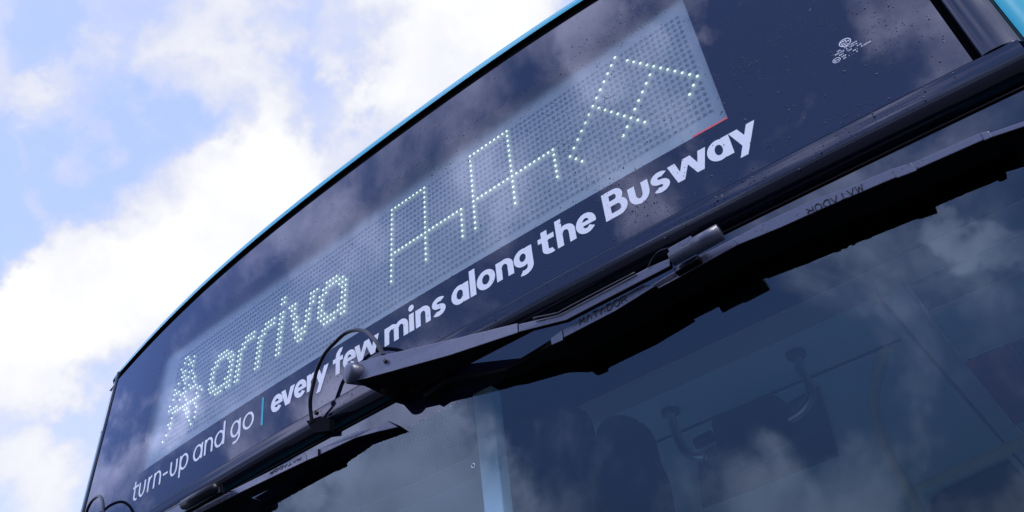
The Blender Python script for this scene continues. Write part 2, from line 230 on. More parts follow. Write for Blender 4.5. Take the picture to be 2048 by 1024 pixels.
m_floor = principled('grey_vinyl_floor', (0.10, 0.11, 0.12), 0.6)

# ------------------------------------------------------------------ mesh builders
def sheet(bm, xs, zfun, off=0.0, rows=2):
    """sheet on the face between zfun(x)->(zlo,zhi)"""
    g = []
    for x in xs:
        lo, hi = zfun(x)
        g.append([bm.verts.new((x, F(x) - off, lo + (hi - lo) * j / (rows - 1))) for j in range(rows)])
    for a, b in zip(g, g[1:]):
        for j in range(rows - 1): bm.faces.new((a[j], b[j], b[j + 1], a[j + 1]))
def lin(a, b, n): return [a + (b - a) * i / (n - 1) for i in range(n)]
def profile_strip(bm, xs, prof):
    """prof: list of functions x->(y,z)"""
    g = [[bm.verts.new((x, *p(x))) for p in prof] for x in xs]
    for a, b in zip(g, g[1:]):
        for j in range(len(prof) - 1): bm.faces.new((a[j], b[j], b[j + 1], a[j + 1]))
def prism(bm, pts, th):
    """polygon given as (x,off,z) on the face, thickness towards the glass, with a small chamfer"""
    n = len(pts)
    cx = sum(p[0] for p in pts) / n; cz = sum(p[2] for p in pts) / n
    a = [bm.verts.new(G(p)) for p in pts]
    b = [bm.verts.new(G((p[0], p[1] - (p[3] if len(p) > 3 else th), p[2]))) for p in pts]
    bm.faces.new(a); bm.faces.new(b[::-1])
    for i in range(n):
        j = (i + 1) % n; bm.faces.new((a[i], b[i], b[j], a[j]))
def bevel(bm, w, seg=2):
    bmesh.ops.recalc_face_normals(bm, faces=bm.faces)
    es = [e for e in bm.edges if len(e.link_faces) == 2 and e.calc_face_angle(0) > 0.5]
    bmesh.ops.bevel(bm, geom=es, offset=w, segments=seg, affect='EDGES', profile=0.6, clamp_overlap=True)
def box(bm, lo, hi, mat=None):
    x0, y0, z0 = lo; x1, y1, z1 = hi
    v = [bm.verts.new(c) for c in ((x0,y0,z0),(x1,y0,z0),(x1,y1,z0),(x0,y1,z0),(x0,y0,z1),(x1,y0,z1),(x1,y1,z1),(x0,y1,z1))]
    for f in ((0,3,2,1),(4,5,6,7),(0,1,5,4),(1,2,6,5),(2,3,7,6),(3,0,4,7)): bm.faces.new([v[i] for i in f])
def catmull(pts, n=8):
    P = [Vector(p) for p in pts]; P = [2 * P[0] - P[1]] + P + [2 * P[-1] - P[-2]]; o = []
    for i in range(1, len(P) - 2):
        for k in range(n):
            s = k / n; a, b, c, d = P[i-1], P[i], P[i+1], P[i+2]
            o.append(0.5 * ((2*b) + (c-a)*s + (2*a-5*b+4*c-d)*s*s + (3*b-a-3*c+d)*s**3))
    o.append(P[-2]); return o
def tube(bm, pts, r, seg=12, cap=True):
    P = [Vector(p) for p in pts]; rings = []; up = Vector((0.13, 0.21, 0.97)).normalized()
    for i, p in enumerate(P):
        d = (P[min(i+1, len(P)-1)] - P[max(i-1, 0)]).normalized()
        a = d.cross(up)
        if a.length < 1e-3: a = d.cross(Vector((1, 0, 0)))
        a.normalize(); b = d.cross(a).normalized()
        rr = r[i] if isinstance(r, (list, tuple)) else r
        rings.append([bm.verts.new(p + rr * (math.cos(q) * a + math.sin(q) * b)) for q in [2*math.pi*k/seg for k in range(seg)]])
    for a, b in zip(rings, rings[1:]):
        for k in range(seg): bm.faces.new((a[k], a[(k+1) % seg], b[(k+1) % seg], b[k]))
    if cap: bm.faces.new(rings[0][::-1]); bm.faces.new(rings[-1])

# ------------------------------------------------------------------ ground
bm = bmesh.new(); s = 1200
bm.faces.new([bm.verts.new(c) for c in ((-s,-s,0),(s,-s,0),(s,s,0),(-s,s,0))])
tagset(link('ground', bm, m_asph), kind='structure')

# ------------------------------------------------------------------ the bus
bus = bpy.data.objects.new('bus', None); COL.objects.link(bus)
tagset(bus, 'bus with black glass front, lit destination display, white slogan lettering and teal roof edge', 'bus')

HW = 1.16                                    # half width of the glass
xl, xr = XC - HW, XC + HW
zc = Z0 - 0.449                              # lower edge of the display glass
# display window limits
WX0, WX1, WZ0, WZ1 = -0.925, 0.785, Z0 - 0.3205, Z0 + 0.0485
WX0b, WX1b = -0.912, 0.7845
bm = bmesh.new()
sheet(bm, lin(xl, WX0, 10), lambda x: (zc, glass_top(x)), rows=12)
sheet(bm, lin(WX0, WX1, 50), lambda x: (zc, WZ0), rows=4)
sheet(bm, lin(WX0, WX1, 50), lambda x: (WZ1, glass_top(x)), rows=4)
sheet(bm, lin(WX1, xr, 14), lambda x: (zc, glass_top(x)), rows=12)
bmesh.ops.remove_doubles(bm, verts=bm.verts, dist=0.0004)
gl = link('display_glass', bm, m_ceramic, bus, True)
gl['label'] = 'black glass panel around the destination display'
# rim (edge thickness) of the glass
bm = bmesh.new(); sheet(bm, lin(WX0, WX1, 50), lambda x: (WZ0, WZ1), rows=5)
link('clear_pane', bm, m_pane, gl, True)

# LED board behind the pane, slightly curved
px_, pz_, kb = D_PITCH
def YB(x): return kb * x * x
bm = bmesh.new()
g = [[bm.verts.new((x, YB(x) + 0.002, z)) for z in (WZ0 - 0.045, WZ1 + 0.045)] for x in lin(WX0 - 0.05, WX1 + 0.05, 40)]
for a, b in zip(g, g[1:]): bm.faces.new((a[0], b[0], b[1], a[1]))
board = link('destination_display', bm, m_board, bus, True)
board['label'] = 'grey dot matrix board with a lit emblem, one lit lower-case word and thin lit outline figures'
lit = set((c, int(r)) for r, cs in D_LIT.items() for c in cs)
bmw, bml, bmL = bmesh.new(), bmesh.new(), bmesh.new()
def disc(bm, x, z, y, r, seg, dz=0.0, dome=0.0):
    ring = [bm.verts.new((x + r*math.cos(2*math.pi*k/seg), y, z + r*math.sin(2*math.pi*k/seg))) for k in range(seg)]
    if dome:
        c = bm.verts.new((x, y - dome, z))
        for k in range(seg): bm.faces.new((ring[k], ring[(k+1) % seg], c))
    else: bm.faces.new(ring)
for c in range(-74, 67):
    for r in range(19):
        x = c * px_; z = Z0 - r * pz_; y = YB(x)
        if (c, r) in lit:
            disc(bmL, x, z, y - 0.002, 0.0029, 8, dome=0.002)
        else:
            disc(bmw, x, z, y + 0.0008, 0.0040, 8)
            disc(bml, x, z + 0.0004, y - 0.0002, 0.0016, 6, dome=0.0014)
tagset(link('diode_well', bmw, m_well, board), kind='stuff')
tagset(link('unlit_diode', bml, m_lens, board), kind='stuff')
tagset(link('lit_diode', bmL, m_lit, board), kind='stuff')
# housing box behind the glass
bm = bmesh.new()
hx0, hx1, hz0, hz1 = WX0 - 0.055, WX1 + 0.055, WZ0 - 0.05, WZ1 + 0.05
box(bm, (hx0, 0.03, hz0), (hx1, 0.20, hz1))
link('display_housing', bm, m_rubber, bus)
# red tape along the lower right edge of the window
bm = bmesh.new(); sheet(bm, lin(0.722, WX1, 6), lambda x: (WZ0 - 0.0005, WZ0 + 0.0035), 0.0006)
link('red_tape', bm, m_red, gl)

# frame band below the glass: bulges out and rolls under
def band(x0, x1, n):
    bm = bmesh.new()
    prof = [(-0.0015, -0.4496), (0.0002, -0.4502), (0.0006, -0.4508), (0.0006, -0.4520), (0.0003, -0.4535), (0.0003, -0.462), (0.0001, -0.469), (-0.0006, -0.4755), (-0.0023, -0.482), (-0.0055, -0.4882), (-0.0108, -0.4938), (-0.0190, -0.4982), (-0.04, -0.502)]
    profile_strip(bm, lin(x0, x1, n), [(lambda x, o=o, z=z: (F(x) - o, Z0 + z)) for o, z in prof])
    return bm
link('frame_band', band(xl - 0.055, xr + 0.055, 90), m_band, bus, True)
# dark gap + seal above windscreen
bm = bmesh.new()
profile_strip(bm, lin(xl - 0.05, xr + 0.05, 60), [lambda x: (F(x) + 0.034, Z0 - 0.500), lambda x: (F(x) + 0.034, Z0 - 0.535)])
link('windscreen_seal', bm, m_rubber, bus)
bm = bmesh.new()
pts = [(x, F(x) - 0.001, Z0 - 0.5285) for x in lin(xl - 0.045, xr + 0.045, 60)]
tube(bm, pts, 0.0022, 8); link('seal_lip', bm, m_rubber, bus, True)

# windscreen: black frit band, then the clear glass
ZF = Z0 - 0.594; ZW0 = Z0 - 1.75
XSW = lin(xl + 0.01, xr - 0.01, 70)
bm = bmesh.new(); sheet(bm, [xl - 0.05, xl - 0.03, xl - 0.01] + XSW + [xr + 0.01, xr + 0.03, xr + 0.05], lambda x: (ZF, Z0 - 0.530), rows=3)
sheet(bm, lin(xl - 0.05, xl + 0.01, 4), lambda x: (ZW0, ZF), rows=8)
sheet(bm, lin(xr - 0.01, xr + 0.05, 4), lambda x: (ZW0, ZF), rows=8)
bmesh.ops.remove_doubles(bm, verts=bm.verts, dist=0.0004)
wf = link('windscreen_frit', bm, m_frit, bus, True)
bm = bmesh.new(); sheet(bm, XSW, lambda x: (ZW0, ZF), rows=14)
ws = link('windscreen', bm, m_wind, bus, True); ws['label'] = 'clear curved windscreen with the dim cab behind it'
# little ring sticker
def on_face(x, z, off): return Vector((x, F(x) - off, z))
def ring(bm, cx, cz, rx, rz, t_, off, seg=20, a0=0, a1=360, closed=True):
    n = seg; A = []
    for k in range(n + 1):
        a = math.radians(a0 + (a1 - a0) * k / n)
        A.append((bm.verts.new(on_face(cx + rx*math.cos(a), cz + rz*math.sin(a), off)), bm.verts.new(on_face(cx + (rx-t_)*math.cos(a), cz + (rz-t_)*math.sin(a), off))))
    for p, q in zip(A, A[1:]): bm.faces.new((p[0], q[0], q[1], p[1]))
bm = bmesh.new(); ring(bm, RINGX, RINGZ, 0.0042, 0.0042, 0.0013, 0.0006)
link('ring_sticker', bm, m_white, bus)

# side pillars of the frame: groove then rounded frame then teal corner
def corner(sgn):
    def X(u): return XC + sgn * u
    rows = 26
    def strip(name, us, mat, z0=None, ztop=None, label=None):
        bm = bmesh.new(); g = []
        for u, dy in us:
            x = X(u)
            lo = z0 if z0 is not None else Z0 - 0.449
            hi = (ztop if ztop is not None else glass_top(XC + sgn * min(u, HW)) + 0.034)
            g.append([bm.verts.new((x, F(XC + sgn * min(u, 1.22)) + dy, lo + (hi - lo) * j / rows)) for j in range(rows + 1)])
        for a, b in zip(g, g[1:]):
            for j in range(rows):
                bm.faces.new((a[j], b[j], b[j+1], a[j+1]) if sgn > 0 else (a[j], a[j+1], b[j+1], b[j]))
        o = link(name, bm, mat, bus, True)
        return o
    strip('glass_groove', [(HW + 0.0006, 0.0), (HW + 0.001, 0.018), (HW + 0.010, 0.020), (HW + 0.0105, 0.004)], m_rubber)
    fs = 1.07 if sgn > 0 else 0.35
    strip('frame_pillar', [(HW + 0.0105 + (u - HW - 0.0105) * fs, dy) for u, dy in [(HW + 0.0105, 0.006), (HW + 0.0115, 0.001), (HW + 0.014, -0.0015), (HW + 0.024, -0.003), (HW + 0.036, -0.0025), (HW + 0.046, 0.0005), (HW + 0.053, 0.005), (HW + 0.0585, 0.012), (HW + 0.0605, 0.020)]], m_pillar)
    R = 0.05; us = []
    for k in range(9):
        a = math.pi / 2 * k / 8
        u0 = HW + 0.0108 + 0.05 * fs; us.append((u0 + (HW + 0.1108 - u0) * math.sin(a), (0.012 if sgn > 0 else 0.004) + R * (1 - math.cos(a)) * 1.4))
    strip('corner_panel', us, m_teal, z0=0.35, ztop=glass_top(XC + 1.25) + 0.038)
    # lower pillar beside windscreen
    strip('windscreen_pillar', [(HW + 0.050, 0.012), (HW + 0.052, 0.0), (HW + 0.060, 0.008), (HW + 0.0606, 0.02)], m_pillar, z0=ZW0, ztop=Z0 - 0.51)
    return X(HW + 0.0608 + R)
xR = corner(1); xL = corner(-1)
# pale marker strip on the upper left corner
bm = bmesh.new(); g = []
for j in range(13):
    z = Z0 - 0.06 + 0.15 * j / 12; row = []
    for u in (1.190, 1.196, 1.203, 1.210, 1.218):
        s_ = (u - 1.1883) / 0.0825; row.append(bm.verts.new((XC - u, F(XC - min(u, 1.22)) + 0.004 + 0.07 * (1 - math.sqrt(1 - s_ * s_)) - 0.0015, z)))
    g.append(row)
for a, b in zip(g, g[1:]):
    for j in range(4): bm.faces.new((a[j], b[j], b[j+1], a[j+1]))
link('corner_marker_lens', bm, m_led_out, bus, True)

# roof: black recess strip above the glass, then the teal cove curving back
bm = bmesh.new()
xs = lin(xl - 0.055, xr + 0.055, 90)
profile_strip(bm, xs, [lambda x: (F(x) + 0.0006, glass_top(x) + 0.0003), lambda x: (F(x) + 0.012, glass_top(x) + 0.002), lambda x: (F(x) + 0.014, glass_top(x) + 0.036), lambda x: (F(x) + 0.004, glass_top(x) + 0.037)])
link('roof_gap_strip', bm, m_rubber, bus)
def cback(x):
    s_ = max(0.0, min(1.0, (abs(x - XC) - 1.2208) / 0.05)); return 0.07 * (1 - math.sqrt(max(0.0, 1 - s_ * s_))) + 0.013 * min(1.0, s_ * 4)
prof = []
R = 0.060
for k in range(10):
    a = math.pi / 2 * k / 9 * 0.93
    prof.append(lambda x, a=a: (F(x) + 0.003 + cback(x) + R * (1 - math.cos(a)), glass_top(x) + 0.0366 + R * math.sin(a)))
for yy, dz in ((0.3, 0.068), (1.0, 0.09), (9.5, 0.10)):
    prof.append(lambda x, yy=yy, dz=dz: (yy, glass_top(x) + 0.0366 + dz))
bm = bmesh.new(); profile_strip(bm, lin(xL, xR, 90), prof)
link('roof', bm, m_teal, bus, True)

# side walls with a row of windows, floor, rear wall, lower front panel
for sx_, nm in ((xL, 'side_wall'), (xR, 'side_wall')):
    bm = bmesh.new(); i = 0.03 if sx_ < 0 else -0.03
    a, b = sorted((sx_, sx_ + i))
    yf = F(sx_) + 0.016 + 0.07
    box(bm, (a, yf, 0.35), (b, 9.5, 1.55)); box(bm, (a, yf, 2.62), (b, 0.35, 2.985)); box(bm, (a, 0.3501, 2.62), (b, 9.5, Z0 + 0.15)); box(bm, (a, yf + 0.12, 1.55), (b, 6.6 if sx_ < 0 else 3.4, 2.62))
    for yy in (yf, 1.7, 3.3, 4.9, 6.5, 8.1, 9.38): box(bm, (a, yy, 1.55), (b, yy + 0.12, 2.62))
    sw = link(nm, bm, m_teal, bus)
    bm = bmesh.new()
    bm.faces.new([bm.verts.new(c) for c in ((sx_ + i/2, yf, 1.55), (sx_ + i/2, 9.4, 1.55), (sx_ + i/2, 9.4, 2.62), (sx_ + i/2, yf, 2.62))])
    link('side_window', bm, m_wind, sw)
for a_ in (xL + 0.031, xR - 0.061):
    bm = bmesh.new(); box(bm, (a_, 0.12, 2.63), (a_ + 0.03, 9.3, 3.0)); link('side_liner', bm, m_dark, bus)
bm = bmesh.new(); box(bm, (xL + 0.031, 0.25, 0.36), (xR - 0.031, 9.4, 0.42)); link('floor', bm, m_floor, bus)
bm = bmesh.new(); box(bm, (xL, 9.5, 0.35), (xR, 9.55, Z0 + 0.2)); link('rear_wall', bm, m_teal, bus)
bm = bmesh.new()
profile_strip(bm, lin(xl - 0.06, xr + 0.06, 50), [lambda x: (F(x) + 0.01, 0.33), lambda x: (F(x) - 0.03, 0.40), lambda x: (F(x) - 0.04, 0.70), lambda x: (F(x) - 0.02, 1.05), lambda x: (F(x) - 0.002, ZW0 - 0.002)])
link('lower_front_panel', bm, m_pillar, bus, True)

# ------------------------------------------------------------------ slogan lettering (on the glass)
XH, ASC, DESC = 0.0420, 0.0615, 0.0165
class Ink:
    def __init__(s, base, off=0.0004, shear=0.0): s.bm = bmesh.new(); s.base = base; s.off = off; s.k = 0; s.shear = shear
    def pt(s, x, z, o):
        return s.bm.verts.new(on_face(x + s.shear * (XH * 0.5 - z), s.base + z, o))
    def nxt(s): s.k += 1; return s.off + 0.00003 * (s.k % 12)
    def poly(s, pts):
        o = s.nxt(); s.bm.faces.new([s.pt(x, z, o) for x, z in pts])
    def strip(s, A, B):
        o = s.nxt(); V = [(s.pt(*a, o), s.pt(*b, o)) for a, b in zip(A, B)]
        for p, q in zip(V, V[1:]): s.bm.faces.new((p[0], q[0], q[1], p[1]))
    def rect(s, x0, x1, z0, z1): s.poly([(x0, z0), (x1, z0), (x1, z1), (x0, z1)])
    def arc(s, cx, cz, rx, rz, tx, tz, a0, a1, n=28):
        A, B = [], []
        for k in range(n + 1):
            a = math.radians(a0 + (a1 - a0) * k / n); c, d = math.cos(a), math.sin(a)
            A.append((cx + rx*c, cz + rz*d)); B.append((cx + (rx-tx)*c, cz + (rz-tz)*d))
        s.strip(A, B)
def glyph(I, ch, x0, x1, t, h):
    """t = stem width, h = thickness of horizontals"""
    wd = x1 - x0; xm = (x0 + x1) / 2; ov = 0.0008
    def bowl(a, b, z0=0, z1=XH, a0=0, a1=360): I.arc((a+b)/2, (z0+z1)/2, (b-a)/2, (z1-z0)/2 + ov, t, h, a0, a1, 36)
    if ch == 'o': bowl(x0, x1)
    elif ch == 'a': bowl(x0, x1 - t*0.12); I.rect(x1 - t, x1, 0, XH)
    elif ch == 'd': bowl(x0, x1 - t*0.12); I.rect(x1 - t, x1, 0, ASC)
    elif ch == 'p': bowl(x0 + t*0.12, x1); I.rect(x0, x0 + t, -DESC, XH)
    elif ch == 'g':
        bowl(x0, x1 - t*0.12, XH*0.09 if t > 0.01 else 0.0, XH); r = (x1 - x0) / 2
        I.rect(x1 - t, x1, 0.0, XH)
        I.arc(x1 - r, 0.0, r, DESC + 0.001, t, h, -118, 0, 20)
    elif ch in 'nhmru':
        if ch == 'u':
            zt = 0.5 * XH
            I.rect(x1 - t, x1, zt, XH); I.rect(x0, x0 + t, zt, XH)
            I.arc(xm, zt, wd/2, zt + ov, t, h*1.05, 180, 360, 24)
            return
        top = ASC if ch == 'h' else XH
        I.rect(x0, x0 + t, 0, top)
        if ch == 'r':
            I.arc(x1 - 0.002, XH*0.52, (x1 - x0) - 0.003, XH*0.48 + ov, t, h*1.15, 84, 176, 14); return
        legs = [(x0, x1)] if ch != 'm' else [(x0, x0 + (wd + t)/2), (x0 + (wd - t)/2, x1)]
        for a, b in legs:
            zt = XH * 0.56; r = (b - a) / 2
            I.arc(a + r, zt, r, XH - zt + ov, t, h, 0, 155, 20); I.rect(b - t, b, 0, zt)
    elif ch == 'i': I.rect(x0, x1, 0, XH); I.arc(xm, XH + 0.0135, t*0.56, t*0.58, t*0.5599, t*0.5799, 0, 360, 20)
    elif ch == 'l': I.rect(x0, x1, 0, ASC)
    elif ch == 't':
        sx_ = x0 + wd*0.21; top = XH * 1.3
        I.rect(sx_, sx_ + t, XH*0.28, top); I.rect(x0, x1 - wd*0.08, XH - h, XH)
        r = x1 - sx_
        I.arc(sx_ + r*0.62, XH*0.30, r*0.62, XH*0.30 + ov, t, h, 180, 292, 14)
    elif ch == 'f':
        sx_ = x0 + wd*0.27; I.rect(sx_, sx_ + t, 0, XH*1.05); I.rect(x0, x1 - wd*0.05, XH - h, XH)
        I.arc(sx_ + wd*0.50, XH*1.05, wd*0.50, ASC - XH*1.05 + ov, t, h, 72, 180, 14)
    elif ch == 'e':
        I.arc(xm, XH/2, wd/2, XH/2 + ov, t, h, 0, 322, 40)
        I.rect(x0 + t*0.6, x1 - 0.0002, XH/2 - h*0.42, XH/2 + h*0.40) if t > 0.01 else I.rect(x0 + t*0.6, x1, XH/2 - h/2, XH/2 + h/2)
    elif ch == 's':
        rc = (XH + 2*ov - h) / 4; ro = rc + h / 2
        I.arc(xm + wd*0.02, XH + ov - ro, wd*0.48, ro, t*0.95, h, 36, 272, 30)
        I.arc(xm - wd*0.02, ro - ov, wd*0.48, ro, t*0.95, h, -144, 92, 30)
    elif ch == 'v':
        m = t*0.58; I.poly([(x0, XH), (x0 + t*1.12, XH), (xm, XH*0.34), (xm + m, 0), (xm - m, 0)]); I.poly([(x1 - t*1.12, XH), (x1, XH), (xm + m, 0), (xm - m*0.2, 0), (xm - t*0.05, XH*0.30)])
    elif ch == 'w':
        q = wd / 4; m = t*0.52
        for a, b in ((x0, x0 + q), (x0 + 2*q, x0 + q), (x0 + 2*q, x0 + 3*q), (x1, x0 + 3*q)):
            sg = 1 if b > a else -1
            ta = a if abs(a - (x0 + 2*q)) > 1e-6 else a - sg * m
            if abs(a - (x0+2*q)) > 1e-6: I.poly([(a, XH), (a + sg*t*1.05, XH), (b + sg*m*0.9, 0), (b - sg*m*0.9, 0)][::sg])
            else: I.poly([(a - sg*m, XH), (a + sg*m, XH), (b + sg*m*0.9, 0), (b - sg*m*0.9, 0)][::sg])
    elif ch == 'y':
        bx = xm + t*0.05
        I.poly([(x0, XH), (x0 + t*1.12, XH), (bx + t*0.42, XH*0.20), (bx - t*0.5, -XH*0.02)])
        dx = (x1 - x0) * 0.86
        I.poly([(x1 - t*1.08, XH), (x0 + wd*0.11, -DESC), (x0 + wd*0.11 + t*1.0, -DESC), (x1, XH)])
    elif ch == 'B':
        Hc = 0.0605; I.rect(x0, x0 + t, 0, Hc)
        zm = Hc * 0.53
        for z0, z1, xe in ((0, zm + h*0.45, x1), (zm - h*0.45, Hc, x1 - wd*0.12)):
            rz = (z1 - z0) / 2; rx = min(rz, wd*0.5); cx = xe - rx
            I.arc(cx, z0 + rz, rx, rz, t*0.98, h, -90, 90, 20)
            I.rect(x0 + t*0.5, cx, z0, z0 + h); I.rect(x0 + t*0.5, cx, z1 - h, z1)
    elif ch == '-': I.rect(x0, x1, XH*0.50 - h/2, XH*0.50 + h/2)
BL = Z0 - 0.3945
T_, H_ = 0.0132, 0.0108
words = [('every', [('e',-.346,-.305),('v',-.311,-.264),('e',-.266,-.225),('r',-.2235,-.192),('y',-.198,-.153)], 0.10),
 ('few', [('f',-.1405,-.108),('e',-.109,-.070),('w',-.074,-.002)], 0.05),
 ('mins', [('m',.0135,.0795),('i',.082,.0952),('n',.0995,.139),('s',.142,.179)], 0.03),
 ('along', [('a',.193,.2365),('l',.2395,.2535),('o',.256,.300),('n',.303,.3425),('g',.344,.386)], 0.02),
 ('the', [('t',.400,.438),('h',.4395,.479),('e',.481,.522)], 0.0),
 ('Busway', [('B',.5395,.585),('u',.589,.628),('s',.631,.666),('w',.666,.736),('a',.735,.7765),('y',.777,.822)], 0.0)]
for wd_, gs, sh in words:
    I = Ink(BL, shear=sh)
    for ch, a, b in gs: glyph(I, ch, a, b, T_, H_)
    o = link('slogan_lettering', I.bm, m_white, bus); o['label'] = 'bold white word ' + wd_
lw_ = [('turn-up', [('t',-.926,-.895),('u',-.894,-.862),('r',-.851,-.832),('n',-.823,-.788),('-',-.780,-.758),('u',-.748,-.715),('p',-.706,-.667)], 0.15),
 ('and', [('a',-.647,-.607),('n',-.600,-.565),('d',-.559,-.518)], 0.13), ('go', [('g',-.496,-.457),('o',-.449,-.407)], 0.13)]
for wd_, gs, sh in lw_:
    I = Ink(BL - 0.0005, shear=sh)
    for ch, a, b in gs: glyph(I, ch, a, b, 0.0072, 0.0056)
    o = link('slogan_lettering', I.bm, m_white, bus); o['label'] = 'thin white word ' + wd_
bm = bmesh.new(); v = [bm.verts.new(on_face(x, z, 0.0006)) for x, z in ((-.3765, Z0-.408), (-.3690, Z0-.408), (-.3770, Z0-.336), (-.3840, Z0-.336))]
bm.faces.new(v); o = link('divider_bar', bm, m_tealv, bus); o['label'] = 'thin teal upright bar between the words go and every'

# ------------------------------------------------------------------ etched approval mark on the glass
def micro(I, ch, x, z, w_, h_, t_):
    segs = {'O':'abcdef','C':'adef','E':'adefg','1':'bc','4':'fgbc','3':'abgcd','0':'abcdef','D':'abcdef','T':'aT','A':'abcefg','R':'abefgk','M':'fbceV','S':'afgcd','9':'abcfg','2':'abged','7':'abc','5':'afgcd','8':'abcdefg','6':'afedcg','N':'efbcK','I':'T','G':'afedc','L':'fed','P':'abefg','B':'abcdefg','.':'.'}
    for q in segs.get(ch, 'g'):
        if q == 'a': I.rect(x, x+w_, z+h_-t_, z+h_)
        elif q == 'd': I.rect(x, x+w_, z, z+t_)
        elif q == 'g': I.rect(x, x+w_, z+h_/2-t_/2, z+h_/2+t_/2)
        elif q == 'f': I.rect(x, x+t_, z+h_/2, z+h_)
        elif q == 'e': I.rect(x, x+t_, z, z+h_/2)
        elif q == 'b': I.rect(x+w_-t_, x+w_, z+h_/2, z+h_)
        elif q == 'c': I.rect(x+w_-t_, x+w_, z, z+h_/2)
        elif q == 'T': I.rect(x+w_/2-t_/2, x+w_/2+t_/2, z, z+h_)
        elif q == 'k': I.poly([(x+w_*0.4, z+h_/2), (x+w_*0.4+t_, z+h_/2), (x+w_, z), (x+w_-t_, z)])
        elif q == 'K': I.poly([(x, z+h_), (x+t_, z+h_), (x+w_, z), (x+w_-t_, z)])
        elif q == 'V': I.poly([(x, z+h_), (x+t_, z+h_), (x+w_/2+t_/2, z+h_*0.3), (x+w_/2-t_/2, z+h_*0.3)]); I.poly([(x+w_-t_, z+h_), (x+w_, z+h_), (x+w_/2+t_/2, z+h_*0.3), (x+w_/2-t_/2, z+h_*0.3)])
        elif q == '.': I.rect(x, x+t_, z, z+t_)
I = Ink(0.0)
ex, ez = 0.9866, Z0 - 0.2995
bmE = I.bm
ring(bmE, ex, ez, 0.0092, 0.0080, 0.0014, 0.0005, 24)
for k, (zz, s_) in enumerate(((0.0028, 'ABE'), (-0.0012, 'OLRE'), (-0.0050, 'ADI'))):
    for j, ch in enumerate(s_): micro(I, ch, ex - 0.0062 + j*0.0034, ez + zz - 0.0002, 0.0024, 0.0026, 0.0009)
lines_ = [(0.962, -0.3105, '.. 1DE  DESIGNED'), (0.966, -0.3150, 'ABRIED R.TONIR.'), (0.971, -0.3200, 'DOT  456  .M15'), (0.973, -0.3252, '43R  . AS1  010382'), (0.974, -0.330, 'M5 1 .. 2')]
for x_, z_, s_ in lines_:
    for j, ch in enumerate(s_):
        if ch != ' ': micro(I, ch, x_ + j*0.0025, Z0 + z_, 0.0017, 0.0026, 0.0006)
ring(bmE, 0.9648, Z0 - 0.3245, 0.0060, 0.0052, 0.0010, 0.0005, 20)
micro(I, 'E', 0.9615, Z0 - 0.3265, 0.0028, 0.0040, 0.0009); micro(I, '4', 0.9655, Z0 - 0.3265, 0.0024, 0.0034, 0.0008)
o = link('etched_approval_mark', I.bm, m_white, gl)

# ------------------------------------------------------------------ wipers
def body(keys, name, mat, parent, bv=0.0016):
    bm = bmesh.new()
    for k in keys:
        b2 = bmesh.new(); th, pts = D_POLYS[k]; prism(b2, pts, th); bevel(b2, bv)
        me = bpy.data.meshes.new('tmp'); b2.to_mesh(me); b2.free(); bm.from_mesh(me); bpy.data.meshes.remove(me)
    return link(name, bm, mat, parent)
def blade_text(name, seg, parent, text='MATADOR', hh=0.0105):
    a, b = seg; flip = 1
    ax, az = a[0], a[2]; bx, bz = b[0], b[2]; off = a[1] + 0.0004; doff = (b[1] - a[1])
    dx, dz = bx - ax, bz - az; L = math.hypot(dx, dz); ux, uz = dx/L, dz/L; nx, nz = -uz, ux
    bm = bmesh.new(); adv = L / len(text); w_ = adv * 0.74; t_ = 0.0012
    def pt(u, v): x = ax + ux*u + nx*v; z = az + uz*u + nz*v; return (x, off + doff * u / L, z)
    def st(p, q):
        (u0, v0), (u1, v1) = p, q; du, dv = u1-u0, v1-v0; l = math.hypot(du, dv); ou, ov = -dv/l*t_/2, du/l*t_/2
        pts = [pt(u0-ou, v0-ov), pt(u1-ou, v1-ov), pt(u1+ou, v1+ov), pt(u0+ou, v0+ov)]
        A = [bm.verts.new(G(p_)) for p_ in pts]; B = [bm.verts.new(G((p_[0], p_[1]-0.0012, p_[2]))) for p_ in pts]
        bm.faces.new(A)
        for i in range(4): j = (i+1) % 4; bm.faces.new((A[i], B[i], B[j], A[j]))
    for i, ch in enumerate(text):
        o = i * adv; W_, H = w_, hh
        S = {'M': [((0,0),(.15,1)), ((.15,1),(.5,.25)), ((.5,.25),(.85,1)), ((.85,1),(1,0))], 'A': [((0,0),(.5,1)), ((.5,1),(1,0))],
             'T': [((0,1),(1,1)), ((.5,1),(.5,0))], 'D': [((0,0),(0,1)), ((0,1),(.6,1)), ((.6,1),(1,.6)), ((1,.6),(1,.4)), ((1,.4),(.6,0)), ((.6,0),(0,0))],
             'O': [((.3,0),(0,.3)), ((0,.3),(0,.7)), ((0,.7),(.3,1)), ((.3,1),(.7,1)), ((.7,1),(1,.7)), ((1,.7),(1,.3)), ((1,.3),(.7,0)), ((.7,0),(.3,0))],
             'R': [((0,0),(0,1)), ((0,1),(.8,1)), ((.8,1),(1,.75)), ((1,.75),(.8,.5)), ((.8,.5),(0,.5)), ((.45,.5),(1,0))]}[ch]
        for (a0, b0), (a1, b1) in S: st((o + a0*W_, b0*H), (o + a1*W_, b1*H))
    return link(name, bm, m_emboss, parent)
def line_pts(k): return [G(p) for p in D_LINES[k]]

